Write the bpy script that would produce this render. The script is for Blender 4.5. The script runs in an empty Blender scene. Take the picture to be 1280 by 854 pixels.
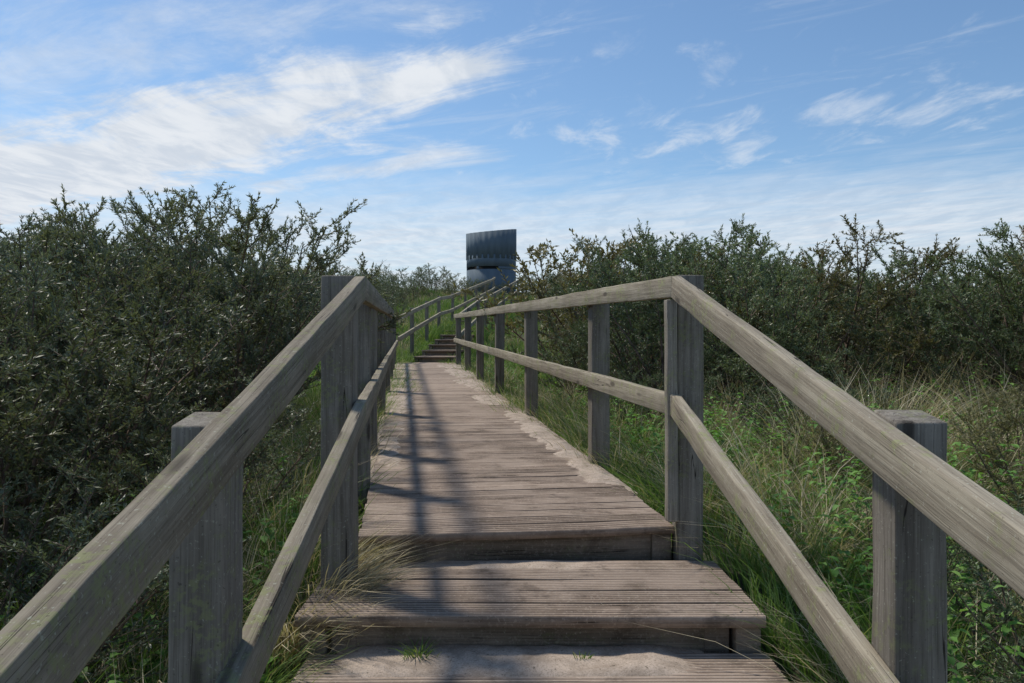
import bpy, math, random
import numpy as np
from mathutils import Vector, Matrix
random.seed(4)
scene=bpy.context.scene
COL=scene.collection
scene.view_settings.view_transform='Standard'
scene.view_settings.look='None'
scene.view_settings.exposure=0
scene.view_settings.gamma=1

# ------------------------------------------------------------ helpers
def link(o): COL.objects.link(o); return o
def np_mesh(name,V,F,mats,tone=None,smooth=False,cav=None):
    V=np.asarray(V,dtype=np.float32); F=np.asarray(F,dtype=np.int32)
    me=bpy.data.meshes.new(name)
    n=F.shape[1]
    me.vertices.add(len(V)); me.vertices.foreach_set('co',V.ravel())
    me.loops.add(F.size); me.loops.foreach_set('vertex_index',F.ravel())
    me.polygons.add(len(F))
    me.polygons.foreach_set('loop_start',np.arange(0,F.size,n,dtype=np.int32))
    me.polygons.foreach_set('loop_total',np.full(len(F),n,dtype=np.int32))
    if smooth: me.polygons.foreach_set('use_smooth',np.ones(len(F),dtype=bool))
    me.update(calc_edges=True)
    me.validate()
    for nm,arr in (('tone',tone),('cav',cav)):
        if arr is not None and len(arr)==len(me.vertices):
            a=me.attributes.new(nm,'FLOAT','POINT'); a.data.foreach_set('value',np.asarray(arr,dtype=np.float32))
    for m in mats: me.materials.append(m)
    return me
def empty(name,loc,label,cat,group=None):
    o=bpy.data.objects.new(name,None); o.location=loc; o.empty_display_size=.2
    o['label']=label; o['category']=cat
    if group: o['group']=group
    return link(o)
def child(name,me,parent,loc=(0,0,0),rot=None):
    o=bpy.data.objects.new(name,me); o.parent=parent; o.location=loc
    if rot is not None: o.rotation_euler=rot
    return link(o)
def bevel(o,w=.004,seg=2):
    b=o.modifiers.new('bevel','BEVEL'); b.width=w; b.segments=seg; b.limit_method='ANGLE'; b.angle_limit=math.radians(40)
    return o

# ------------------------------------------------------------ node helpers
class NT:
    def __init__(s,tree): s.t=tree; s.n=tree.nodes; s.l=tree.links
    def new(s,typ,**k):
        n=s.n.new(typ)
        for a,b in k.items(): setattr(n,a,b)
        return n
    def set(s,sock,v):
        if isinstance(v,bpy.types.NodeSocket): s.l.new(v,sock)
        else: sock.default_value=v
    def m(s,op,a,b=None,c=None,clamp=False):
        n=s.new('ShaderNodeMath',operation=op,use_clamp=clamp)
        s.set(n.inputs[0],a)
        if b is not None: s.set(n.inputs[1],b)
        if c is not None: s.set(n.inputs[2],c)
        return n.outputs[0]
    def mix(s,f,a,b,blend='MIX'):
        n=s.new('ShaderNodeMix',data_type='RGBA',blend_type=blend)
        s.set(n.inputs[0],f)
        s.set(n.inputs[6],a if isinstance(a,bpy.types.NodeSocket) else tuple(a)+(1,) if len(a)==3 else a)
        s.set(n.inputs[7],b if isinstance(b,bpy.types.NodeSocket) else tuple(b)+(1,) if len(b)==3 else b)
        return n.outputs[2]
    def noise(s,vec,scale=1,detail=4,rough=.55,dist=0):
        n=s.new('ShaderNodeTexNoise'); n.inputs['Scale'].default_value=scale; n.inputs['Detail'].default_value=detail
        n.inputs['Roughness'].default_value=rough; n.inputs['Distortion'].default_value=dist
        if vec is not None: s.l.new(vec,n.inputs['Vector'])
        return n.outputs['Fac']
    def ramp(s,f,a,b,c=0.,d=1.):
        n=s.new('ShaderNodeMapRange',clamp=True,interpolation_type='SMOOTHSTEP')
        s.set(n.inputs[0],f); s.set(n.inputs[1],a); s.set(n.inputs[2],b); s.set(n.inputs[3],c); s.set(n.inputs[4],d)
        return n.outputs[0]
    def map(s,vec,scale,loc=(0,0,0)):
        n=s.new('ShaderNodeMapping'); s.l.new(vec,n.inputs[0]); n.inputs['Scale'].default_value=scale; n.inputs['Location'].default_value=loc
        return n.outputs[0]
def newmat(name):
    m=bpy.data.materials.new(name); m.use_nodes=True
    t=NT(m.node_tree); p=[n for n in t.n if n.type=='BSDF_PRINCIPLED'][0]
    out=[n for n in t.n if n.type=='OUTPUT_MATERIAL'][0]
    return m,t,p,out
def bump(t,p,h,strength,dist):
    b=t.new('ShaderNodeBump'); b.inputs['Strength'].default_value=strength; b.inputs['Distance'].default_value=dist
    t.l.new(h,b.inputs['Height']); t.l.new(b.outputs[0],p.inputs['Normal'])

def wood(name,axis,dark,light,lichen=.5,lichencol=(.27,.29,.12),sand=0.,far=False):
    m,t,p,out=newmat(name)
    tc=t.new('ShaderNodeTexCoord').outputs['Object']
    oi=t.new('ShaderNodeObjectInfo').outputs['Random']
    tone=t.new('ShaderNodeAttribute',attribute_name='tone').outputs['Fac']
    cav=t.new('ShaderNodeAttribute',attribute_name='cav').outputs['Fac']
    add=t.new('ShaderNodeVectorMath',operation='ADD'); t.l.new(tc,add.inputs[0])
    cb=t.new('ShaderNodeCombineXYZ'); 
    for i in range(3): t.set(cb.inputs[i],t.m('ADD',t.m('MULTIPLY',oi,37.+i*11),t.m('MULTIPLY',tone,23.)))
    t.l.new(cb.outputs[0],add.inputs[1]); v=add.outputs[0]
    def sc(a,b): s_=[a,a,a]; s_[axis]=b; return s_
    g=t.noise(t.map(v,sc(60,1.6)),1,6,.7,.5)
    g2=t.noise(t.map(v,sc(13,.9)),1,4,.6,.8)
    g3=t.noise(t.map(v,sc(260,5)),1,3,.65)
    ck=t.noise(t.map(v,sc(34,.55)),1,2,.4,.3)
    blot=t.noise(v,4,5,.65); spots=t.noise(v,55,3,.65); blot2=t.noise(v,8,5,.7)
    f=t.m('ADD',t.m('MULTIPLY',g,.6),t.m('MULTIPLY',g2,.4))
    c=t.mix(t.ramp(f,.33,.64),dark,light)
    c=t.mix(t.m('MULTIPLY',t.ramp(g3,.48,.68),.42),c,tuple(x*.45 for x in dark))
    c=t.mix(t.ramp(blot,.42,.68,0,.42),c,tuple(x*.65 for x in dark))
    cd=t.m('ABSOLUTE',t.m('SUBTRACT',ck,.5))
    cm=t.m('MULTIPLY',t.ramp(cd,.002,.008,1.,0.),t.ramp(t.noise(v,3,2),.50,.57))
    c=t.mix(t.m('MULTIPLY',cm,.85),c,(.018,.014,.011))
    lf=t.m('MULTIPLY',t.m('MULTIPLY',t.ramp(blot2,.48,.62),t.ramp(spots,.45,.58)),lichen)
    c=t.mix(lf,c,lichencol)
    sp2=t.noise(v,120,3,.6)
    c=t.mix(t.m('MULTIPLY',t.ramp(sp2,.63,.68),lichen),c,(.46,.46,.36))
    c=t.mix(t.m('MULTIPLY',t.ramp(sp2,.30,.36,1.,0.),.5),c,tuple(x*.3 for x in dark))
    vo=t.new('ShaderNodeTexVoronoi'); t.l.new(t.map(v,sc(8,1.9)),vo.inputs['Vector']); vo.inputs['Scale'].default_value=1.
    c=t.mix(t.ramp(vo.outputs['Distance'],.06,.14,.75,0.),c,tuple(x*.3 for x in dark))
    if sand>0:
        sepn=t.new('ShaderNodeSeparateXYZ'); t.l.new(tc,sepn.inputs[0])
        sn=t.noise(tc,1.7,6,.65)
        amt=t.ramp(sn,.42,.60)
        if far:
            fy=t.ramp(sepn.outputs[1],1.5,8.,0.,.95)
            ctr=t.ramp(t.m('ABSOLUTE',sepn.outputs[0]),.15,.75,1.,.5)
            amt=t.m('MAXIMUM',amt,t.m('MULTIPLY',fy,ctr))
        c=t.mix(t.m('MULTIPLY',amt,sand),c,(.49,.385,.305))
        sn2=t.noise(tc,75,3,.65)
        c=t.mix(t.m('MULTIPLY',t.ramp(sn2,.55,.66),sand*.8),c,(.50,.41,.33))
        dk=t.noise(tc,5,5,.7); c=t.mix(t.ramp(dk,.54,.68,0,.5),c,(.06,.045,.035))
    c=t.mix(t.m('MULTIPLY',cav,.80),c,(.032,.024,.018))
    br=t.m('ADD',t.m('MULTIPLY',tone,.3 if sand>0 else .5),.85 if sand>0 else .75)
    hs=t.new('ShaderNodeHueSaturation'); t.l.new(c,hs.inputs['Color']); t.l.new(br,hs.inputs['Value'])
    t.l.new(hs.outputs[0],p.inputs['Base Color'])
    p.inputs['Roughness'].default_value=.88
    p.inputs['Specular IOR Level'].default_value=.2
    hh=t.m('SUBTRACT',t.m('ADD',g,t.m('MULTIPLY',g3,.5)),t.m('MULTIPLY',cm,1.2))
    bump(t,p,hh,.6,.004)
    return m
M_railx=wood('weathered_rail_wood',0,(.185,.150,.108),(.39,.34,.255),.6)
M_post=wood('weathered_post_wood',2,(.145,.124,.10),(.32,.285,.235),.45)
M_deck=wood('sandy_deck_wood',0,(.185,.134,.100),(.42,.325,.255),.12,(.26,.25,.15),.65,True)
M_step=wood('ribbed_step_wood',0,(.185,.134,.100),(.41,.32,.25),.12,(.26,.25,.15),.62)
M_riser=wood('dark_riser_wood',0,(.11,.085,.062),(.27,.215,.16),.35,(.16,.18,.08),.3)  # risers and blocks: darker wood tones than the deck and treads

def foliage(name,c1,c2,c3,trans=.3,rough=.6,obj=False):
    m,t,p,out=newmat(name)
    tone=t.new('ShaderNodeAttribute',attribute_name='tone').outputs['Fac']
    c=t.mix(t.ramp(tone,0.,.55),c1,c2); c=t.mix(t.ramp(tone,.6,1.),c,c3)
    if obj:
        on=t.new('ShaderNodeObjectInfo'); oi=on.outputs['Random']
        hs=t.new('ShaderNodeHueSaturation'); t.l.new(c,hs.inputs['Color'])
        t.set(hs.inputs['Value'],t.m('ADD',t.m('MULTIPLY',oi,.45),.75))
        t.set(hs.inputs['Hue'],t.m('ADD',t.m('MULTIPLY',oi,-.03),.515))
        c=t.mix(1.,hs.outputs[0],on.outputs['Color'],'MULTIPLY')
    t.l.new(c,p.inputs['Base Color']); p.inputs['Roughness'].default_value=rough
    p.inputs['Specular IOR Level'].default_value=.35
    if trans>0:
        tr=t.new('ShaderNodeBsdfTranslucent'); 
        t.l.new(t.mix(1.,c,(1.2,1.25,.7),'MULTIPLY'),tr.inputs['Color'])
        mx=t.new('ShaderNodeMixShader'); mx.inputs[0].default_value=trans
        t.l.new(p.outputs[0],mx.inputs[1]); t.l.new(tr.outputs[0],mx.inputs[2]); t.l.new(mx.outputs[0],out.inputs[0])
    return m
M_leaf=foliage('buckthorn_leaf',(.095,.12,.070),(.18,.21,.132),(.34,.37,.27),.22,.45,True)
M_grass=foliage('green_grass',(.09,.165,.038),(.165,.27,.065),(.36,.37,.165),.34)
M_dry=foliage('dry_grass',(.29,.24,.15),(.54,.46,.31),(.70,.62,.45),.25)
M_weed=foliage('green_weed',(.08,.19,.03),(.15,.31,.06),(.23,.40,.10),.32)
m,t,p,out=newmat('brown_twig_bark'); M_bark=m
tc=t.new('ShaderNodeTexCoord').outputs['Object']
c=t.mix(t.ramp(t.noise(tc,14,3),.35,.65),(.07,.048,.035),(.22,.155,.115)); t.l.new(c,p.inputs['Base Color']); p.inputs['Roughness'].default_value=.9

# ------------------------------------------------------------ terrain
def pathx(y):
    return np.interp(y,[-4,3.5,19,26,28,40,44,60],[.31,.04,-2.05,-1.65,-1.5,-.3,-.1,-.1])
PY=[-60,-2,2.2,3.5,5,19,20.5,26,28,40,44,50,60,95,160,3000]
PZ=[-3,-2.1,-1.29,-1.03,-.95,-.70,-.58,.15,.28,1.85,2.35,3.1,3.2,1.0,-4,-8]
def hgt(x,y):
    x=np.asarray(x,float); y=np.asarray(y,float)
    b=np.interp(y,PY,PZ)
    d=np.abs(x-pathx(y)); k=np.clip((d-1.)/4,0,1)
    n=.16*np.sin(x*.9+1.3+.4*y)+.14*np.sin(y*.7-x*.5)+.07*np.sin(x*2.3+y*1.9)+.25*np.sin(x*.21+2)*np.clip(y/20,0,1)
    return b+k*n
xs=np.sinh(np.linspace(-7.2,7.2,241))*1.6*1.2
ys=np.concatenate([np.linspace(-60,-4,20),np.linspace(-3.6,50,150),50+np.sinh(np.linspace(.05,7,60))*4.5])
X,Y=np.meshgrid(xs,ys); Z=hgt(X,Y)
V=np.stack([X.ravel(),Y.ravel(),Z.ravel()],1)
nx=len(xs); ny=len(ys)
i=np.arange(ny-1)[:,None]*nx+np.arange(nx-1)[None,:]; i=i.ravel()
F=np.stack([i,i+1,i+nx+1,i+nx],1)
m,t,p,out=newmat('dune_soil'); 
tc=t.new('ShaderNodeTexCoord').outputs['Object']
n1=t.noise(tc,.8,6,.65); n2=t.noise(tc,14,5,.7); n3=t.noise(tc,70,3,.7)
c=t.mix(t.ramp(n1,.35,.65),(.05,.07,.025),(.10,.09,.045))
c=t.mix(t.ramp(n2,.45,.7,0,.7),c,(.17,.14,.08)); c=t.mix(t.ramp(n3,.3,.55,.6,0),c,(.02,.02,.012))
t.l.new(c,p.inputs['Base Color']); p.inputs['Roughness'].default_value=.95
bump(t,p,t.m('ADD',n2,n3),1.,.03)
ground=link(bpy.data.objects.new('ground',np_mesh('ground',V,F,[m],smooth=True)))
ground['kind']='structure'

# ------------------------------------------------------------ boards
def add_board(A,x0,x1,y0,w,ztop,th,rng,grooves=7,slope=0.,gd=.005,nxs=7,tone=None):
    prof=[];cv=[]
    gw=w/grooves
    for k in range(grooves):
        a=y0+k*gw
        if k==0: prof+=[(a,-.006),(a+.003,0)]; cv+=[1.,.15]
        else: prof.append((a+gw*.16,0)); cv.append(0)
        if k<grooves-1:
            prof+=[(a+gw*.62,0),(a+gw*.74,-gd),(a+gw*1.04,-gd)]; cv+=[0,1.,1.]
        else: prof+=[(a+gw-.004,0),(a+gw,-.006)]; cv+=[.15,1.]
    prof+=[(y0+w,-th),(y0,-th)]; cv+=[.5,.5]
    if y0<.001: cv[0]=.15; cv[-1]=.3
    prof=np.array(prof); n=len(prof); cv=np.array(cv,float)
    base=sum(len(v) for v in A[0])
    xs=np.linspace(x0+rng.uniform(-.005,.005),x1+rng.uniform(-.005,.005),nxs)
    dz=np.cumsum(rng.normal(0,.0010,nxs)); dz-=dz.mean()
    dy=np.cumsum(rng.normal(0,.0007,nxs))
    off=rng.uniform(-.002,.002)
    tl=rng.normal(0,.012)
    P=[]
    for a in range(nxs):
        yy=prof[:,0]+dy[a]
        zz=prof[:,1]+ztop+dz[a]+off+tl*(prof[:,0]-y0-w/2)+slope*prof[:,0]
        P.append(np.stack([np.full(n,xs[a]),yy,zz],1))
    P=np.concatenate(P); A[0].append(P)
    f=[]
    for a in range(nxs-1):
        for b in range(n):
            b2=(b+1)%n
            f.append((base+a*n+b,base+(a+1)*n+b,base+(a+1)*n+b2,base+a*n+b2))
    for a in (0,nxs-1):
        f.append((base+a*n,base+a*n+n-3,base+a*n+n-2,base+a*n+n-1))
    A[1].extend(f)
    tn=rng.uniform(0,1) if tone is None else tone
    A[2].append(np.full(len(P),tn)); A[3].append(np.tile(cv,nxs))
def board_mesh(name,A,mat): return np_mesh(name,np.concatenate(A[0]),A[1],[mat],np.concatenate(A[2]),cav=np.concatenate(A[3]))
rng=np.random.default_rng(3)
A=[[],[],[],[]]
L=16.0; y=0.
while y<L:
    w=.118
    add_board(A,-.70,.70+.045*math.sin(math.pi*min(1,y/9)),y,w,0,.034,rng,grooves=4 if y<7 else 2,slope=.02,nxs=9 if y<8 else 4)
    y+=w+rng.uniform(.004,.007)
ang=math.atan(.135)
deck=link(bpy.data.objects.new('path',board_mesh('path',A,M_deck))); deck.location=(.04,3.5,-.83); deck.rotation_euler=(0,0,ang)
deck['kind']='structure'

def box_arr(x0,x1,y0,y1,z0,z1):
    V=[(x0,y0,z0),(x1,y0,z0),(x1,y1,z0),(x0,y1,z0),(x0,y0,z1),(x1,y0,z1),(x1,y1,z1),(x0,y1,z1)]
    F=[(0,3,2,1),(4,5,6,7),(0,1,5,4),(1,2,6,5),(2,3,7,6),(3,0,4,7)]
    return V,F
def box_mesh(name,b,mat,tone=.5):
    V,F=box_arr(*b); return np_mesh(name,V,F,[mat],[tone]*8)
def rough_box(name,dims_x,y0,y1,z0,z1,mat,tone,seed,n=10,amp=.002):
    r=np.random.default_rng(seed); V=[];F=[]
    xs=np.linspace(dims_x[0],dims_x[1],n)
    wz=np.cumsum(r.normal(0,amp*.5,n)); wy=np.cumsum(r.normal(0,amp*.5,n)); wz-=np.linspace(wz[0],wz[-1],n); wy-=np.linspace(wy[0],wy[-1],n)
    for a,x in enumerate(xs):
        for (yy,zz) in ((y0,z0),(y1,z0),(y1,z1),(y0,z1)):
            V.append((x,yy+wy[a]+r.normal(0,amp*.3),zz+wz[a]+r.normal(0,amp*.3)))
    for a in range(n-1):
        for b in range(4):
            b2=(b+1)%4; F.append((a*4+b,(a+1)*4+b,(a+1)*4+b2,a*4+b2)[::-1])
    F.append((0,1,2,3)[::-1]); k=(n-1)*4; F.append((k,k+1,k+2,k+3))
    return np_mesh(name,V,F,[mat],[tone]*len(V))

def make_step(cx,yf,zt,W,nb,label,seed,rise=.13,rot=0.):
    r=np.random.default_rng(seed)
    e=empty('wooden_step',(cx,yf,zt-rise),label,'step','wooden steps of the boardwalk'); e.rotation_euler=(0,0,rot)
    A=[[],[],[],[]]; y=0.
    for k in range(nb):
        add_board(A,-W/2,W/2,y,.138,rise,.040,r,grooves=6 if yf<10 else 3,nxs=10 if yf<10 else 3,tone=None if yf<10 else .9)
        y+=.138+r.uniform(.004,.008)
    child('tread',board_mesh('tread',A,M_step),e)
    bevel(child('riser',rough_box('riser',(-W/2+.13,W/2-.13),.05,.085,-.02,rise-.042,M_riser,.3 if yf<10 else 1.,seed),e))
    for sx in (-1,1):
        bevel(child('support_block',box_mesh('support_block',(sx*(W/2-.055)-.045,sx*(W/2-.055)+.045,.018,.12,-.10,rise-.043),M_riser,.8),e),.005)
        bevel(child('support_block',box_mesh('support_block',(sx*(W/2-.16)-.045,sx*(W/2-.16)+.045,.045,.2,-.10,rise-.046),M_riser,.2),e),.005)
    return e
lb='wide grooved timber step dusted with sand between handrails'
for k in range(5):
    yf=2.785-.715*k
    make_step(.04+.035*(3.5-yf),yf,-.96-.13*k,1.646 if k<1 else 1.60,5,lb,20+k)
e=empty('deck_edge_beam',(.04,3.5,-.98),'dark timber beam under the edge of the boardwalk','beam'); e.rotation_euler=(0,0,ang)
bevel(child('beam_board',rough_box('beam_board',(-.60,.695),.035,.075,-.02,.11,M_riser,.3,77),e))
bevel(child('support_block',box_mesh('support_block',(.60,.69,.015,.034,-.02,.11),M_riser,.6),e))
z=-.51
for k in range(6):
    yf=19.5+k*1.08; z+=.143
    make_step(float(pathx(yf+.3))+.1,yf,z,1.0,8,'weathered timber step of the upper flight in dune grass',60+k,rise=.16,rot=-.06)
for k in range(12):
    yf=26+k*1.2; z=.35+(k+1)*.153
    make_step(float(pathx(yf+.3)),yf,z-.06,1.0,9,'weathered timber step of the upper flight in dune grass',80+k,rise=.18,rot=-.1)

# drifted sand lying on treads and along the deck edges
def patch(cx,cy,lx,ly,z0,seed,amp=.016,slope=0.,n=None,rot=0,falloff=.35,bias=.35):
    nx=int(lx/.018)+2; ny=int(ly/.018)+2
    nx=min(nx,120); ny=min(ny,260)
    u=np.linspace(-1,1,nx); v=np.linspace(-1,1,ny); U,Vv=np.meshgrid(u,v)
    r=np.random.default_rng(seed); h=np.zeros_like(U)
    for k in range(26):
        fx,fy=r.normal(0,6+k*.9,2); h+=np.sin(U*lx*fx+Vv*ly*fy+r.uniform(0,6.28))/(1+k*.25)
    h/=3.2
    e=np.minimum(1,(1-np.abs(U))/falloff)*np.minimum(1,(1-np.abs(Vv))/falloff)
    zz=amp*(h*.5*np.minimum(1,e*2)+e*(.5+bias))-amp*.5-.006*(e<.02)
    x=U*lx/2; y=Vv*ly/2
    X=cx+x*math.cos(rot)-y*math.sin(rot); Y=cy+x*math.sin(rot)+y*math.cos(rot)
    V=np.stack([X,Y,z0+zz+slope*y],-1).reshape(-1,3)
    i=(np.arange(ny-1)[:,None]*nx+np.arange(nx-1)[None,:]).ravel()
    return V,np.stack([i,i+1,i+nx+1,i+nx],1)
pl=[patch(.03,2.72,1.30,.30,-1.088,1,.018,falloff=.3,bias=.6),patch(.0,3.43,.8,.17,-.959,2,.010,falloff=.6)]
for k,yy in enumerate(np.arange(5.,19.,1.0)):
    for sd in (-1,1):
        cx=.04-.135*(yy-3.5)+sd*(.64 if yy<9 else .54); w_=.25+.034*max(0,yy-6)
        pl.append(patch(cx,yy+rng.uniform(-.3,.3),w_,1.3,-.83+.02*(yy-3.5)+.001,100+k*2+sd,.022,slope=.02,rot=ang,falloff=.6))
VV=[];FF=[];off=0
for a,b in pl: VV.append(a);FF.append(b+off);off+=len(a)
m,t,p,out=newmat('drifted_sand'); tc=t.new('ShaderNodeTexCoord').outputs['Object']
c=t.mix(t.ramp(t.noise(tc,9,5,.7),.30,.62),(.30,.235,.18),(.52,.42,.335)); c=t.mix(t.ramp(t.noise(tc,160,3,.7),.46,.66,0,.6),c,(.20,.155,.115)); c=t.mix(t.ramp(t.noise(tc,60,3,.7),.62,.68,0,.7),c,(.06,.05,.025))
t.l.new(c,p.inputs['Base Color']); p.inputs['Roughness'].default_value=.95; bump(t,p,t.noise(tc,140,4,.7),.5,.005)
sd_=link(bpy.data.objects.new('sand',np_mesh('sand',np.concatenate(VV),np.concatenate(FF),[m],smooth=True))); sd_['kind']='stuff'

# ------------------------------------------------------------ railings
def beam(parent,name,p0,p1,th,h,mat,tone,seed,side=0):
    p0=Vector(p0);p1=Vector(p1); d=p1-p0; Ln=d.length
    X=d.normalized(); Yv=Vector((0,0,1)).cross(X).normalized(); Zv=X.cross(Yv)
    me=rough_box(name,(0,Ln),-th/2,th/2,-h,0,mat,tone,seed,n=max(3,int(Ln/.16)),amp=.0022)
    o=child(name,me,parent,p0-parent.location,Matrix((X,Yv,Zv)).transposed().to_euler())
    return bevel(o,.0035,2)
def post(parent,x,y,ztop,zbot,w=.12,rot=0.,slant=.02,seed=0,tone=.4,wx=None,name='post'):
    r=np.random.default_rng(seed); wx=wx or w; V=[];F=[]
    n=9; zs=np.linspace(zbot,ztop,n)-zbot
    for a,zz in enumerate(zs):
        for sx,sy in ((-1,-1),(1,-1),(1,1),(-1,1)):
            dz=0
            if a==n-1: dz=-slant if sy<0 else 0
            V.append((sx*wx/2+r.normal(0,.0013),sy*w/2+r.normal(0,.0013),zz+dz))
    for a in range(n-1):
        for b in range(4):
            b2=(b+1)%4; F.append((a*4+b,a*4+b2,(a+1)*4+b2,(a+1)*4+b))
    F.append((3,2,1,0)); k=(n-1)*4; F.append((k,k+1,k+2,k+3))
    me=np_mesh('post',V,F,[M_post],[tone]*len(V))
    o=child(name,me,parent,Vector((x,y,zbot))-parent.location,(r.normal(0,.005),r.normal(0,.005),rot))
    return bevel(o,.005,2)
TH=.042; RH=.094
def gz(x,y): return float(hgt(x,y))
R=empty('wooden_railing',(.76,3.6,gz(.76,3.6)),'weathered grey timber railing with two rails and square posts','railing')
o=TH/2
def rr(y): return .70-.135*(y-3.5) if y>=3.5 else .70+.02*(3.5-y)
def rt(y): return .288+.0234*(y-3.5) if y>=3.5 else .288-.246*(3.5-y)
def rm(y): return -.235+.0205*(y-3.5) if y>=3.5 else -.235-.238*(3.5-y)
for nm,fz in (('top_rail',rt),('middle_rail',rm)):
    for a,b in ((-.45,3.497),):
        beam(R,nm,(rr(a)+o,a+.0006,fz(a)),(rr(b)+o,b-.0006,fz(b)),TH,RH,M_railx,.78,int(a*10)+31)
    cuts=[3.503,8.2,13.6,19.0]
    for a,b in zip(cuts[:-1],cuts[1:]):
        beam(R,nm,(rr(a)+o,a+.0015,fz(a)),(rr(b)+o,b-.0015,fz(b)),TH,RH,M_railx,.9,int(a*10)+32)
pw=.118
def rpost(y,top=None,w=pw,sl=.004,seed=0,tone=.4):
    x=rr(y)+TH+w/2+.003
    zb=gz(x,y)-.25
    post(R,x,y,(rt(y)+.004) if top is None else top,zb,w,ang if y>3.7 else 0,sl,seed,tone)
rpost(3.60,.30,seed=1,tone=.35)
for k,yy in enumerate([5.24,8.0,10.75,13.4,16.1,18.8]): rpost(yy,rt(yy)-.004,seed=2+k,tone=.3,sl=0)
rpost(1.685,-.148,w=.108,sl=.018,seed=11,tone=.45)
rpost(-.35,None,w=.12,seed=12)
post(R,.712,3.55,.186,-.80,.05,ang,0,15,1.,wx=.047,name='corner_batten')

Lr=empty('wooden_railing',(-.66,3.2,gz(-.66,3.2)),'lichen-spotted grey timber railing beside dense bushes','railing')
def lr(y): return -.57-.135*(y-3.1) if y>=3.1 else -.57+.044*(3.1-y)
def lt(y): return .255+.0223*(y-3.1) if y>=3.1 else .255-.232*(3.1-y)
def lm(y): return -.235+.0173*(y-3.1) if y>=3.1 else -.235-.224*(3.1-y)
for nm,fz in (('top_rail',lt),('middle_rail',lm)):
    for a,b in ((-.45,3.097),):
        beam(Lr,nm,(lr(a)-o,a+.0015,fz(a)),(lr(b)-o,b-.0015,fz(b)),TH,RH,M_railx,.25,int(a*10)+51)
    cuts=[3.103,8.5,13.9,19.1]
    for a,b in zip(cuts[:-1],cuts[1:]):
        beam(Lr,nm,(lr(a)-o,a+.0015,fz(a)),(lr(b)-o,b-.0015,fz(b)),TH,RH,M_railx,.45,int(a*10)+52)
def lpost(y,top=None,w=pw,sl=.004,seed=0,tone=.4):
    x=lr(y)-TH-w/2-.003
    post(Lr,x,y,(lt(y)+.004) if top is None else top,gz(x,y)-.25,w,ang if y>3.3 else 0,sl,seed,tone)
lpost(3.17,.262,w=.124,seed=41,tone=.5)
for k,yy in enumerate([4.5,5.7,8.2,10.9,13.6,16.3,19.0]): lpost(yy,seed=42+k,tone=.45,sl=0)
lpost(1.515,-.138,w=.104,sl=.018,seed=51,tone=.5)
lpost(-.35,seed=52)

def far_rail(side):
    pts=[(19.15,.61),(26,1.46),(28,1.62),(40,3.15),(42,3.4)]
    e=empty('wooden_railing',(float(pathx(19.2))+side*.7,19.2,gz(-2,19.2)),'thin grey timber railing climbing the dune steps','railing')
    P=[(float(pathx(y))+side*.69,y,z) for y,z in pts]
    for dz,nm in ((0,'top_rail'),(-.5,'middle_rail')):
        for i in range(len(P)-1):
            a=P[i];b=P[i+1]
            beam(e,nm,(a[0],a[1]+.002,a[2]+dz),(b[0],b[1]-.002,b[2]+dz),.05,.11,M_railx,1.,i+90)
    for k,yy in enumerate([21.4,23.8,26.2,29.,32,35,38,42]):
        zz=np.interp(yy,[p[0] for p in pts],[p[1] for p in pts])
        x=float(pathx(yy))+side*(.69+.08)
        post(e,x,yy,float(zz)+.02,gz(x,yy)-.2,.10,0,0,k+5,.35)
far_rail(-1); far_rail(1)

# ------------------------------------------------------------ tower
m,t,p,out=newmat('blue_grey_steel'); M_steel=m
tc=t.new('ShaderNodeTexCoord').outputs['Object']
c=t.mix(t.ramp(t.noise(t.map(tc,(3,3,.6)),1,4),.3,.7),(.10,.135,.165),(.13,.17,.20)); t.l.new(c,p.inputs['Base Color'])
p.inputs['Metallic'].default_value=0.; p.inputs['Roughness'].default_value=.75; p.inputs['Specular IOR Level'].default_value=.2
m,t,p,out=newmat('dark_interior'); M_dark=m; p.inputs['Base Color'].default_value=(.01,.011,.013,1); p.inputs['Roughness'].default_value=.9
TX,TY=-1.3,50.; TB=3.0
T=empty('observation_tower',(TX,TY,TB),'round blue-grey steel lookout tower with corrugated upper screen','tower')
def ring(name,r0,r1,z0,z1,mat,a0=0,a1=2*math.pi,n=96,corr=0,slant=0,dip=0):
    V=[];F=[]
    for i in range(n+1):
        a=a0+(a1-a0)*i/n
        c_=corr*(1 if (i//2)%2 else 0)
        tz=z1+slant*math.cos(a)+dip*math.sin(a)
        for r,z in ((r0,z0),(r1+c_,z0),(r1+c_,tz),(r0,tz)): V.append((r*math.cos(a),r*math.sin(a),z))
    for i in range(n):
        for b in range(4):
            b2=(b+1)%4; F.append((i*4+b,(i+1)*4+b,(i+1)*4+b2,i*4+b2))
    F.append((0,1,2,3)); k=n*4; F.append((k+3,k+2,k+1,k))
    return np_mesh(name,V,F,[mat])
d2r=math.radians
child('base_wall',ring('base_wall',1.44,1.55,-.6,1.42,M_steel),T)
child('window_wall',ring('window_wall',1.44,1.548,1.42,1.60,M_steel,d2r(-72),d2r(186)),T)
child('window_wall',ring('window_wall',1.44,1.548,1.42,1.60,M_steel,d2r(-124),d2r(-118),n=4),T)
child('lintel_wall',ring('lintel_wall',1.44,1.553,1.60,2.32,M_steel),T)
child('inner_core',ring('inner_core',.2,1.38,0,2.05,M_dark),T)
child('upper_screen',ring('upper_screen',1.48,1.55,2.10,3.90,M_steel,n=104,corr=.035,slant=.15,dip=.17),T)
child('roof_deck',ring('roof_deck',.01,1.43,2.20,2.26,M_steel),T)

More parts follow.
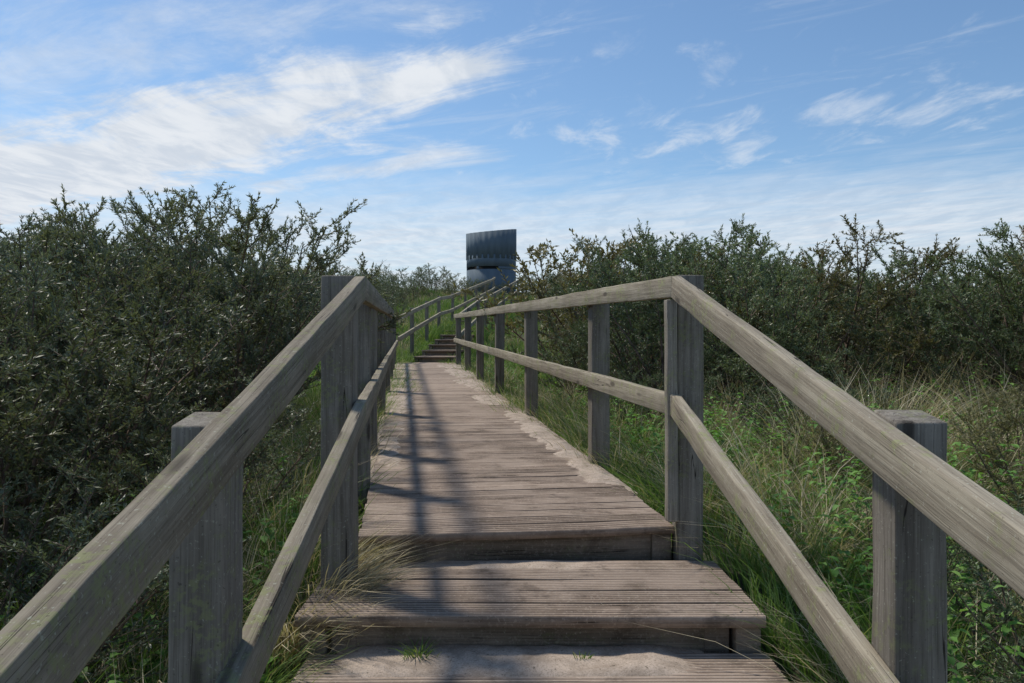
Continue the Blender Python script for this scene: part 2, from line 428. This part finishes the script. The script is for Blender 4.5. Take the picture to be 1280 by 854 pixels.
# ------------------------------------------------------------ bushes
def tube(P,r0,r1,Vs,Fs,base):
    n=len(P); d=np.gradient(P,axis=0); d/=np.linalg.norm(d,axis=1)[:,None]+1e-9
    a=np.cross(d,[.3,.5,.81]); a/=np.linalg.norm(a,axis=1)[:,None]+1e-9; b=np.cross(d,a)
    r=np.linspace(r0,r1,n)[:,None]
    k=[]
    for th in (0,2.094,4.189): k.append(P+r*(math.cos(th)*a+math.sin(th)*b))
    V=np.stack(k,1).reshape(-1,3); Vs.append(V)
    i=np.arange(n-1)*3
    for j in range(3):
        j2=(j+1)%3; Fs.append(base+np.stack([i+j,i+j2,i+3+j2,i+3+j],1))
    return base+len(V)
def make_bush(seed,H=2.0,nst=15,leaf=.034,lw=.0084,step=.0080,nb=14,nt=5,density=1.,spread=.8,twigs=True):
    r=np.random.default_rng(seed)
    Vs,Fs=[],[];base=0; LP=[];LD=[]
    def poly(p,d,L,n,wander,up):
        P=[np.array(p,float)]; d=np.array(d,float); d/=np.linalg.norm(d)
        for i in range(n):
            d=d+r.normal(0,wander,3)+np.array([0,0,up]); d/=np.linalg.norm(d); P.append(P[-1]+d*L/n)
        return np.array(P)
    def leaves(P,L,dens,start=0.):
        n=int(L/step*dens*density)
        if n<=0: return
        s=r.uniform(start,1,n)*(len(P)-1); i=np.minimum(s.astype(int),len(P)-2); f=(s-i)[:,None]
        q=P[i]*(1-f)+P[i+1]*f; dd=P[i+1]-P[i]; dd/=np.linalg.norm(dd,axis=1)[:,None]+1e-9
        LP.append(q); LD.append(dd*.75+r.normal(0,.5,(n,3))+np.array([0,0,.2]))
    for s in range(nst):
        az=s/nst*6.283+r.uniform(-.4,.4); out=r.uniform(.05,spread)
        h=H*r.uniform(.86,.95)*(1-.22*out*out)
        P=poly((math.cos(az)*.12,math.sin(az)*.12,-.1),(math.cos(az)*out,math.sin(az)*out,1),h*1.06,10,.06,.01)
        base=tube(P,.018,.003,Vs,Fs,base); leaves(P[6:],h*.4,1.6)
        for b in range(nb):
            f=r.uniform(.08,.97)**.8; k=f*10; i=min(int(k),9); q=P[i]*(1-(k-i))+P[i+1]*(k-i)
            a2=r.uniform(0,6.283); dd=P[i+1]-P[i]; dd/=np.linalg.norm(dd)
            d=dd*.7+np.array([math.cos(a2),math.sin(a2),.1])*.95
            L1=(.45*(1-f)+.20)*H/2*r.uniform(.7,1.3)
            B=poly(q,d,L1,6,.14,.06); base=tube(B,.006*(1-f*.5),.002,Vs,Fs,base)
            low=np.clip((q[2]/H-.02)*2.6,.35,1.)
            leaves(B,L1,1.1*low,.2)
            for c_ in range(nt):
                g=r.uniform(.15,.98)*6; j=min(int(g),5); q2=B[j]*(1-(g-j))+B[j+1]*(g-j)
                d2=(B[j+1]-B[j]); d2/=np.linalg.norm(d2); d2=d2*.8+r.normal(0,.6,3)+np.array([0,0,.3])
                L2=r.uniform(.07,.18)*H/2; C=poly(q2,d2,L2,3,.12,.06)
                if twigs: base=tube(C,.0026,.0012,Vs,Fs,base)
                leaves(C,L2,1.6*low)
    V=np.concatenate(Vs); F=np.concatenate(Fs); 
    mb=np_mesh('branches',V,F,[M_bark])
    P=np.concatenate(LP); D=np.concatenate(LD); D/=np.linalg.norm(D,axis=1)[:,None]
    n=len(P); A=np.cross(D,r.normal(0,1,(n,3))); A/=np.linalg.norm(A,axis=1)[:,None]
    l=leaf*r.uniform(.6,1.25,(n,1)); w=lw*r.uniform(.7,1.3,(n,1))
    nrm=np.cross(D,A)
    Vq=np.stack([P,P+D*l*.5+A*w*.5+nrm*l*.05,P+D*l,P+D*l*.5-A*w*.5+nrm*l*.05],1).reshape(-1,3)
    Fq=np.arange(n*4).reshape(-1,4)
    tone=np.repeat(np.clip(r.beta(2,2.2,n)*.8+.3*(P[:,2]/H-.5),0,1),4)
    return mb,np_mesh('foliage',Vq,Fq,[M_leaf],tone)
near=[make_bush(100+i) for i in range(4)]
sparse=[make_bush(120+i,nst=11,density=.45,nb=14,nt=6) for i in range(2)]
farb=[make_bush(140+i,leaf=.060,lw=.019,step=.024,nb=11,nt=4,spread=.9,twigs=False) for i in range(3)]
LBL={'near':'dense sea buckthorn bush with silvery-green leaves and thorny twigs','sparse':'twiggy half-bare sea buckthorn bush with brown branches','far':'rounded sea buckthorn bush on the dune slope'}
cnt=0
def put_bush(kind,v,x,y,H,rot,wide=1.):
    global cnt
    e=empty('sea_buckthorn_bush',(x,y,gz(x,y)-.02),LBL[kind],'bush','sea buckthorn thicket around the boardwalk')
    s=H/2.0; w=s*random.uniform(1.1,1.35)*wide; e.scale=(w,w,s); e.rotation_euler=(random.uniform(-.06,.06),random.uniform(-.06,.06),rot)
    child('branches',v[0],e); f=child('foliage',v[1],e); cnt+=1
    if x>float(pathx(y)):
        k=random.random(); f.color=(1.05+.15*k,.98-.06*k,.78-.1*k,1) if k>.5 else (.95,1.05,.86,1)
    else:
        k=random.random(); f.color=(.95,.97,.98,1) if k>.25 else (1.02,.97,.84,1)
rnd=random.Random(9)
cands=[]
def side_ok(x,y):
    px=float(pathx(y)); d=x-px
    if d<0:
        d=-d
        if x<-.68*y-1.0: return False
        if y<9: return d>1.75 and y>1.6 and x<-.32*y-.1
        if y<24: return x<-.28*y-.6 and (y<10 or x>-.42*y-.6)
        return d>2.4 and x>-.30*y-1 and x<-.15*y
    else:
        if x>.68*y+1.0: return False
        if y<6.6: return d>3.6+(6.6-y)*.6
        if y<11: return d>2.2
        if y<24: return x>.065*y and (y<13.5 or x<.36*y)
        return x>.05*y and x<.2*y
y=1.8
while y<49:
    sp=1.2 if y<9 else 1.6 if y<18 else 2.2
    xm=.70*y+3.0
    x=-xm
    while x<xm:
        xx=x+rnd.uniform(-.35,.35)*sp; yy=y+rnd.uniform(-.35,.35)*sp
        if side_ok(xx,yy): cands.append((xx,yy))
        x+=sp
    y+=sp*.9
cands.sort(key=lambda c:c[1])
for (x,y) in cands[:260]:
    px=float(pathx(y)); k=.5+.5*math.sin(x*1.1+y*.6)
    if x<px:
        H=min(.152*y+1.02,2.15)
    else:
        H=min(.112*y+1.10,2.4) if x>.24*y else min(.142*y+.95,2.75)
        H*=.9+.13*k
        if y>24: H=1.6
    if x<px and y>24: H=1.3 if y<34 else 1.85
    H*=rnd.uniform(.90,1.02)
    if y<12:
        v=near[rnd.randrange(4)] if (rnd.random()<.84 or y<7.5) else sparse[rnd.randrange(2)]
        kind='sparse' if v in sparse else 'near'
    else: v=farb[rnd.randrange(3)]; kind='far'
    put_bush(kind,v,x,y,H,rnd.uniform(0,6.28))
for (x,y,H) in ((-3.6,46.5,1.4),(-2.6,47.2,1.1),(-4.6,45,1.6),(.9,46,1.3),(1.8,44.5,1.6),(-3.2,42,1.2),(-.4,47.4,.8),(-5.2,42,1.6),(-1.6,47.3,.9)):
    put_bush('far',farb[int(abs(x)*7)%3],x,y,H,x*5,1.2)
for (x,y,H,s) in ((1.75,2.35,.85,0),(1.55,3.3,.5,1),(2.0,4.6,.7,0),(-1.62,2.3,.95,0),(-1.55,1.75,.8,0),(-2.05,2.9,1.15,0),(-2.2,3.6,1.35,0),(2.3,3.2,.8,0),(-1.5,3.7,.9,0),(-2.45,6.7,2.15,0),(-2.15,5.4,1.75,0),(-3.0,8.2,2.35,0),(2.9,4.4,.7,0),(2.2,6.,.8,0),(1.3,6.8,.8,0),(1.1,8.6,1.2,0),(2.6,7.2,1.2,0),(3.9,6.6,1.2,0),(.9,10.2,1.2,0),(-1.25,2.9,.5,1)):
    vv=(sparse if s else near)
    put_bush('sparse' if s else 'near',vv[int(x*13)%len(vv)],x,y,H,x*7,.95 if y in (6.7,5.4,8.2) else 1.15)
print('BUSHES',cnt)

# ------------------------------------------------------------ grass
g=np.random.default_rng(77)
def blades(P,Hh,W,lean,bend,tone,name,mat):
    n=len(P); z=hgt(P[:,0],P[:,1])-.02
    B=np.stack([P[:,0],P[:,1],z],1)
    la=lean/(np.linalg.norm(lean,axis=1)[:,None]+1e-6)
    ln=np.stack([la[:,0],la[:,1],np.zeros(n)],1)
    th=g.uniform(0,6.283,n); sd=np.stack([np.cos(th),np.sin(th),np.zeros(n)],1)
    out=[]
    for s,wf in ((0,.8),(.35,1.),(.7,.7),(1.,.08)):
        c_=B+np.array([0,0,1.])*(Hh*(s-.38*bend*s*s))[:,None]+ln*(Hh*bend*(s**1.8))[:,None]
        out+= [c_-sd*(W*wf/2)[:,None],c_+sd*(W*wf/2)[:,None]]
    V=np.stack(out,1).reshape(-1,3)
    b=(np.arange(n)*8)[:,None]
    F=np.concatenate([b+np.array([[0,1,3,2]]),b+np.array([[2,3,5,4]]),b+np.array([[4,5,7,6]])])
    return np_mesh(name,V,F,[mat],np.repeat(tone,8))
def clumps(nc,nb,region,hr,wr,spread,bendr,clear):
    C=region(nc); 
    k=np.repeat(np.arange(len(C)),nb); off=g.normal(0,spread,(len(k),2)); P=C[k]+off
    d=np.abs(P[:,0]-pathx(P[:,1]))
    lim=np.where(P[:,1]<3.5,.86,.72)
    ok=d>lim+clear
    ch=g.uniform(.6,1.15,len(C))[k]; ct=g.uniform(-.3,.3,len(C))[k]
    H=g.uniform(*hr,len(k))*ch; W=g.uniform(*wr,len(k)); bd=g.uniform(*bendr,len(k))
    lean=off/spread+g.normal(0,.5,off.shape)
    tone=np.clip(g.uniform(.1,.85,len(k))+ct,0,1)
    return P[ok],H[ok],W[ok],lean[ok],bd[ok],tone[ok]
def reg(y0,y1,d0,d1,side):
    def f(n):
        y=g.uniform(y0,y1,n); d=d0+(d1-d0)*g.uniform(0,1,n)
        sd=g.choice([-1,1],n) if side==0 else np.full(n,side)
        return np.stack([pathx(y)+sd*d,y],1)
    return f
def cat(L): return [np.concatenate(a) for a in zip(*L)]
G=[clumps(420,50,reg(.6,9,.85,2.3,-1),(.22,.5),(.004,.007),.07,(.1,.9),.0),
   clumps(1500,50,reg(.6,9,.9,5.6,1),(.16,.48),(.004,.0075),.08,(.2,1.),.0),
   clumps(800,40,reg(8,22,.75,3.2,0),(.2,.42),(.007,.012),.10,(.1,.8),-.05),
   clumps(520,34,reg(4,20,.68,.92,0),(.10,.26),(.005,.009),.05,(.3,1.1),-.10),
   clumps(340,34,reg(8,20,.52,.85,0),(.14,.32),(.007,.011),.07,(.3,1.1),-.28),
   clumps(300,34,reg(11,20,.40,.80,-1),(.14,.32),(.007,.011),.06,(.3,1.1),-.36),
   clumps(280,34,reg(19,26,.42,.9,0),(.2,.42),(.010,.014),.09,(.3,1.),-.32),
   clumps(900,36,reg(24,42,.0,1.0,0),(.35,.60),(.012,.020),.12,(.2,.8),-.80),
   clumps(800,36,reg(20,46,.8,7,0),(.25,.5),(.012,.022),.22,(.1,.7),.0)]
gr=link(bpy.data.objects.new('grass',blades(*cat(G),'grass',M_grass))); gr['kind']='stuff'
D=[clumps(110,60,reg(.6,9,.95,2.2,-1),(.3,.6),(.003,.005),.06,(.2,1.1),.0),
   clumps(430,60,reg(1.2,9.5,1.0,5.8,1),(.30,.68),(.0035,.0055),.09,(.3,1.3),.02),
   clumps(90,70,reg(5.0,9.5,2.0,5.8,1),(.65,.95),(.004,.006),.10,(.2,.9),.02),
   clumps(240,45,reg(4,20,.72,1.5,0),(.18,.42),(.005,.008),.07,(.3,1.1),-.06),
   clumps(130,36,reg(8,20,.55,.85,1),(.12,.3),(.006,.009),.07,(.4,1.2),-.24),
   clumps(160,36,reg(18,46,1.2,6,0),(.3,.6),(.009,.015),.16,(.1,.8),.0)]
dr=link(bpy.data.objects.new('dry_grass',blades(*cat(D),'dry_grass',M_dry))); dr['kind']='stuff'
def tuft(x,y,n,h,bend,mat,label,leanx=0,leany=0,z=None,sp=.05):
    P=g.normal(0,sp,(n,2)); lean=P/sp*.7+g.normal(0,.4,(n,2))+np.array([leanx,leany])
    me=blades(P+np.array([x,y]),g.uniform(.5,1,n)*h,g.uniform(.0035,.0055,n),lean,g.uniform(bend*.5,bend,n),g.uniform(0,1,n),'grass_tuft',mat)
    co=np.empty(len(me.vertices)*3,dtype=np.float32); me.vertices.foreach_get('co',co); co=co.reshape(-1,3)
    zz=gz(x,y) if z is None else z
    co-=np.array([x,y,0]); co[:,2]-=gz(x,y)-.01
    me.vertices.foreach_set('co',co.ravel())
    o_=link(bpy.data.objects.new('grass_tuft',me)); o_.location=(x,y,zz); o_['label']=label; o_['category']='grass'; o_['group']='loose grass tufts at the boardwalk'
LB='dry straw-coloured grass tuft hanging over the timber step'
tuft(-.72,3.14,420,.48,1.1,M_dry,LB,1.4,-.6); tuft(-.78,2.90,280,.42,1.1,M_dry,LB,1.,-.9,sp=.05); tuft(-.74,3.4,150,.4,1.,M_dry,LB,1.2,-.4)
tuft(-.84,2.6,160,.35,1.,M_grass,'green grass tuft beside the timber step',.6,-.5)
LG='small green grass tuft growing from a gap in the step'
tuft(-.32,2.74,70,.09,.9,M_grass,LG,0,-.5,z=-1.085,sp=.02); tuft(.24,2.72,24,.06,.6,M_grass,LG,0,-.5,z=-1.085,sp=.012)

def weeds(n,region,hmax,ls):
    C=region(n); LPs=[];LDs=[];S=[]
    for (x,y) in C:
        if abs(x-float(pathx(y)))<.95: continue
        h=g.uniform(.4,1)*hmax; zb=gz(x,y); k=int(5+h*22)
        s=g.uniform(.15,1,k); a=np.arange(k)*2.4+g.uniform(0,6)
        LPs.append(np.stack([x+g.normal(0,.015,k),y+g.normal(0,.015,k),zb+s*h],1))
        LDs.append(np.stack([np.cos(a),np.sin(a),g.uniform(-.35,.45,k)],1)); S.append(ls*(1.2-.5*s))
    P=np.concatenate(LPs);D_=np.concatenate(LDs);D_/=np.linalg.norm(D_,axis=1)[:,None];s=np.concatenate(S)[:,None]*g.uniform(.7,1.2,(len(P),1))
    n=len(P);A=np.cross(D_,[0,0,1.]);A/=np.linalg.norm(A,axis=1)[:,None];U=np.cross(A,D_)
    rows=[]
    for f,w,dz in ((0,.06,0),(.3,.5,.06),(.6,.42,.05),(1.,.03,-.12)):
        c_=P+D_*s*f+U*s*dz; rows.append(np.stack([c_-A*s*w*.5+U*s*w*.18,c_,c_+A*s*w*.5+U*s*w*.18],1))
    V=np.stack(rows,1).reshape(-1,3); b=(np.arange(n)*12)[:,None]; F=[]
    for q in range(3):
        for j in range(2): F.append(b+np.array([[q*3+j,q*3+j+1,q*3+j+4,q*3+j+3]]))
    return V,np.concatenate(F),np.repeat(g.uniform(0,1,n),12)
parts=[weeds(260,reg(.8,6,1.0,1.9,-1),.38,.075),weeds(40,reg(1.1,2.6,.95,1.5,-1),.30,.15),weeds(1700,reg(1.2,9,1.1,5.8,1),.60,.065),weeds(400,reg(7,18,.9,2.6,0),.35,.075)]
off=0;VV=[];FF=[];TT=[]
for a,b,c_ in parts: VV.append(a);FF.append(b+off);TT.append(c_);off+=len(a)
wd=link(bpy.data.objects.new('weeds',np_mesh('weeds',np.concatenate(VV),np.concatenate(FF),[M_weed],np.concatenate(TT),True))); wd['kind']='stuff'

# ------------------------------------------------------------ light and sky
S=Vector((-.50,.42,1.)).normalized()
sl=bpy.data.lights.new('sun','SUN'); sl.energy=3.3; sl.angle=math.radians(6); sl.color=(1.,.94,.84)
so=link(bpy.data.objects.new('sun',sl)); so.rotation_euler=S.to_track_quat('Z','Y').to_euler(); so.location=(-20,20,40)
w=bpy.data.worlds.new('World'); scene.world=w; w.use_nodes=True
t=NT(w.node_tree); bg=[n for n in t.n if n.type=='BACKGROUND'][0]; bg.inputs['Strength'].default_value=.13
sky=t.new('ShaderNodeTexSky',sky_type='NISHITA'); sky.sun_disc=False
sky.sun_elevation=math.asin(S.z); sky.sun_rotation=math.atan2(S.x,S.y)%(2*math.pi); sky.altitude=10; sky.air_density=1.; sky.dust_density=.4; sky.ozone_density=2.
tc=t.new('ShaderNodeTexCoord').outputs['Generated']
sep=t.new('ShaderNodeSeparateXYZ'); t.l.new(tc,sep.inputs[0]); dx,dy,dz=sep.outputs
zc=t.m('MAXIMUM',dz,.03); px=t.m('DIVIDE',dx,zc); py=t.m('DIVIDE',dy,zc)
s=t.m('ADD',t.m('MULTIPLY',px,.61),t.m('MULTIPLY',py,.79)); q=t.m('ADD',t.m('MULTIPLY',px,-.79),t.m('MULTIPLY',py,.61))
def cvec(a,b,c): n=t.new('ShaderNodeCombineXYZ'); t.set(n.inputs[0],a);t.set(n.inputs[1],b);t.set(n.inputs[2],c); return n.outputs[0]
big=t.noise(cvec(t.m('MULTIPLY',s,1.),t.m('MULTIPLY',q,.6),3.1),1.3,2,.5)
fine=t.noise(cvec(t.m('MULTIPLY',s,1.9),t.m('MULTIPLY',q,.75),7.7),1.5,9,.68,.5)
puff=t.noise(cvec(t.m('MULTIPLY',px,1.7),t.m('MULTIPLY',py,.75),4.2),2.6,8,.62,.4)
sw=t.m('ADD',s,t.m('MULTIPLY',t.m('SUBTRACT',big,.5),.9))
def band(c0,w0,wq,q0,q1,q2=None,q3=None):
    ww=t.m('ADD',w0,t.m('MULTIPLY',t.m('MAXIMUM',t.m('SUBTRACT',q,1.6),0.),wq))
    u=t.m('DIVIDE',t.m('SUBTRACT',sw,c0),ww)
    b=t.m('POWER',2.718,t.m('MULTIPLY',t.m('MULTIPLY',u,u),-1.))
    b=t.m('MULTIPLY',b,t.ramp(q,q0,q1))
    if q2: b=t.m('MULTIPLY',b,t.ramp(q,q2,q3,1.,0.))
    return b
b1=band(2.12,.23,.17,1.15,2.1)
b2=band(3.15,.20,.04,2.2,2.9,4.4,5.2)
b3=band(3.75,.55,.0,-.4,.5,2.0,2.6)
b0=band(1.35,.35,.1,1.2,2.2)
d1=t.ramp(t.m('ADD',t.m('ADD',t.m('MULTIPLY',fine,1.3),t.m('MULTIPLY',puff,.35)),t.m('MULTIPLY',b1,.62)),.92,1.38)
d2=t.m('MULTIPLY',t.ramp(t.m('ADD',fine,t.m('MULTIPLY',b2,.42)),.62,1.05),.8)
d3=t.m('MULTIPLY',t.ramp(t.m('ADD',puff,t.m('MULTIPLY',b3,.16)),.56,.86),.52)
d0=t.m('MULTIPLY',t.ramp(t.m('ADD',fine,t.m('MULTIPLY',b0,.22)),.55,.9),.5)
d4=t.m('MULTIPLY',t.ramp(fine,.50,.80),.42)
dens=t.m('MAXIMUM',t.m('MAXIMUM',t.m('MAXIMUM',d1,d2),t.m('MAXIMUM',d3,d4)),d0)
hz=t.m('ADD',t.ramp(dz,.12,.23,1.,0.),t.m('MULTIPLY',t.m('SUBTRACT',fine,.5),t.ramp(dz,.18,.30,1.4,0.)))
haze=t.m('MULTIPLY',hz,.72,clamp=True)
dens=t.m('MAXIMUM',dens,haze,clamp=True)
ccol=t.mix(t.ramp(puff,.35,.65),(4.8,5.3,6.0),(6.1,6.4,6.8))
skyc=t.mix(1.,sky.outputs[0],(.80,.92,.98),'MULTIPLY')
col=t.mix(dens,skyc,ccol)
t.l.new(col,bg.inputs['Color'])

# ------------------------------------------------------------ camera
cam=bpy.data.cameras.new('camera'); cam.lens=28; cam.sensor_width=36; cam.clip_start=.05; cam.clip_end=6000
co=link(bpy.data.objects.new('camera',cam)); co.location=(0,0,0); co.rotation_euler=(math.radians(90),0,0)
scene.camera=co
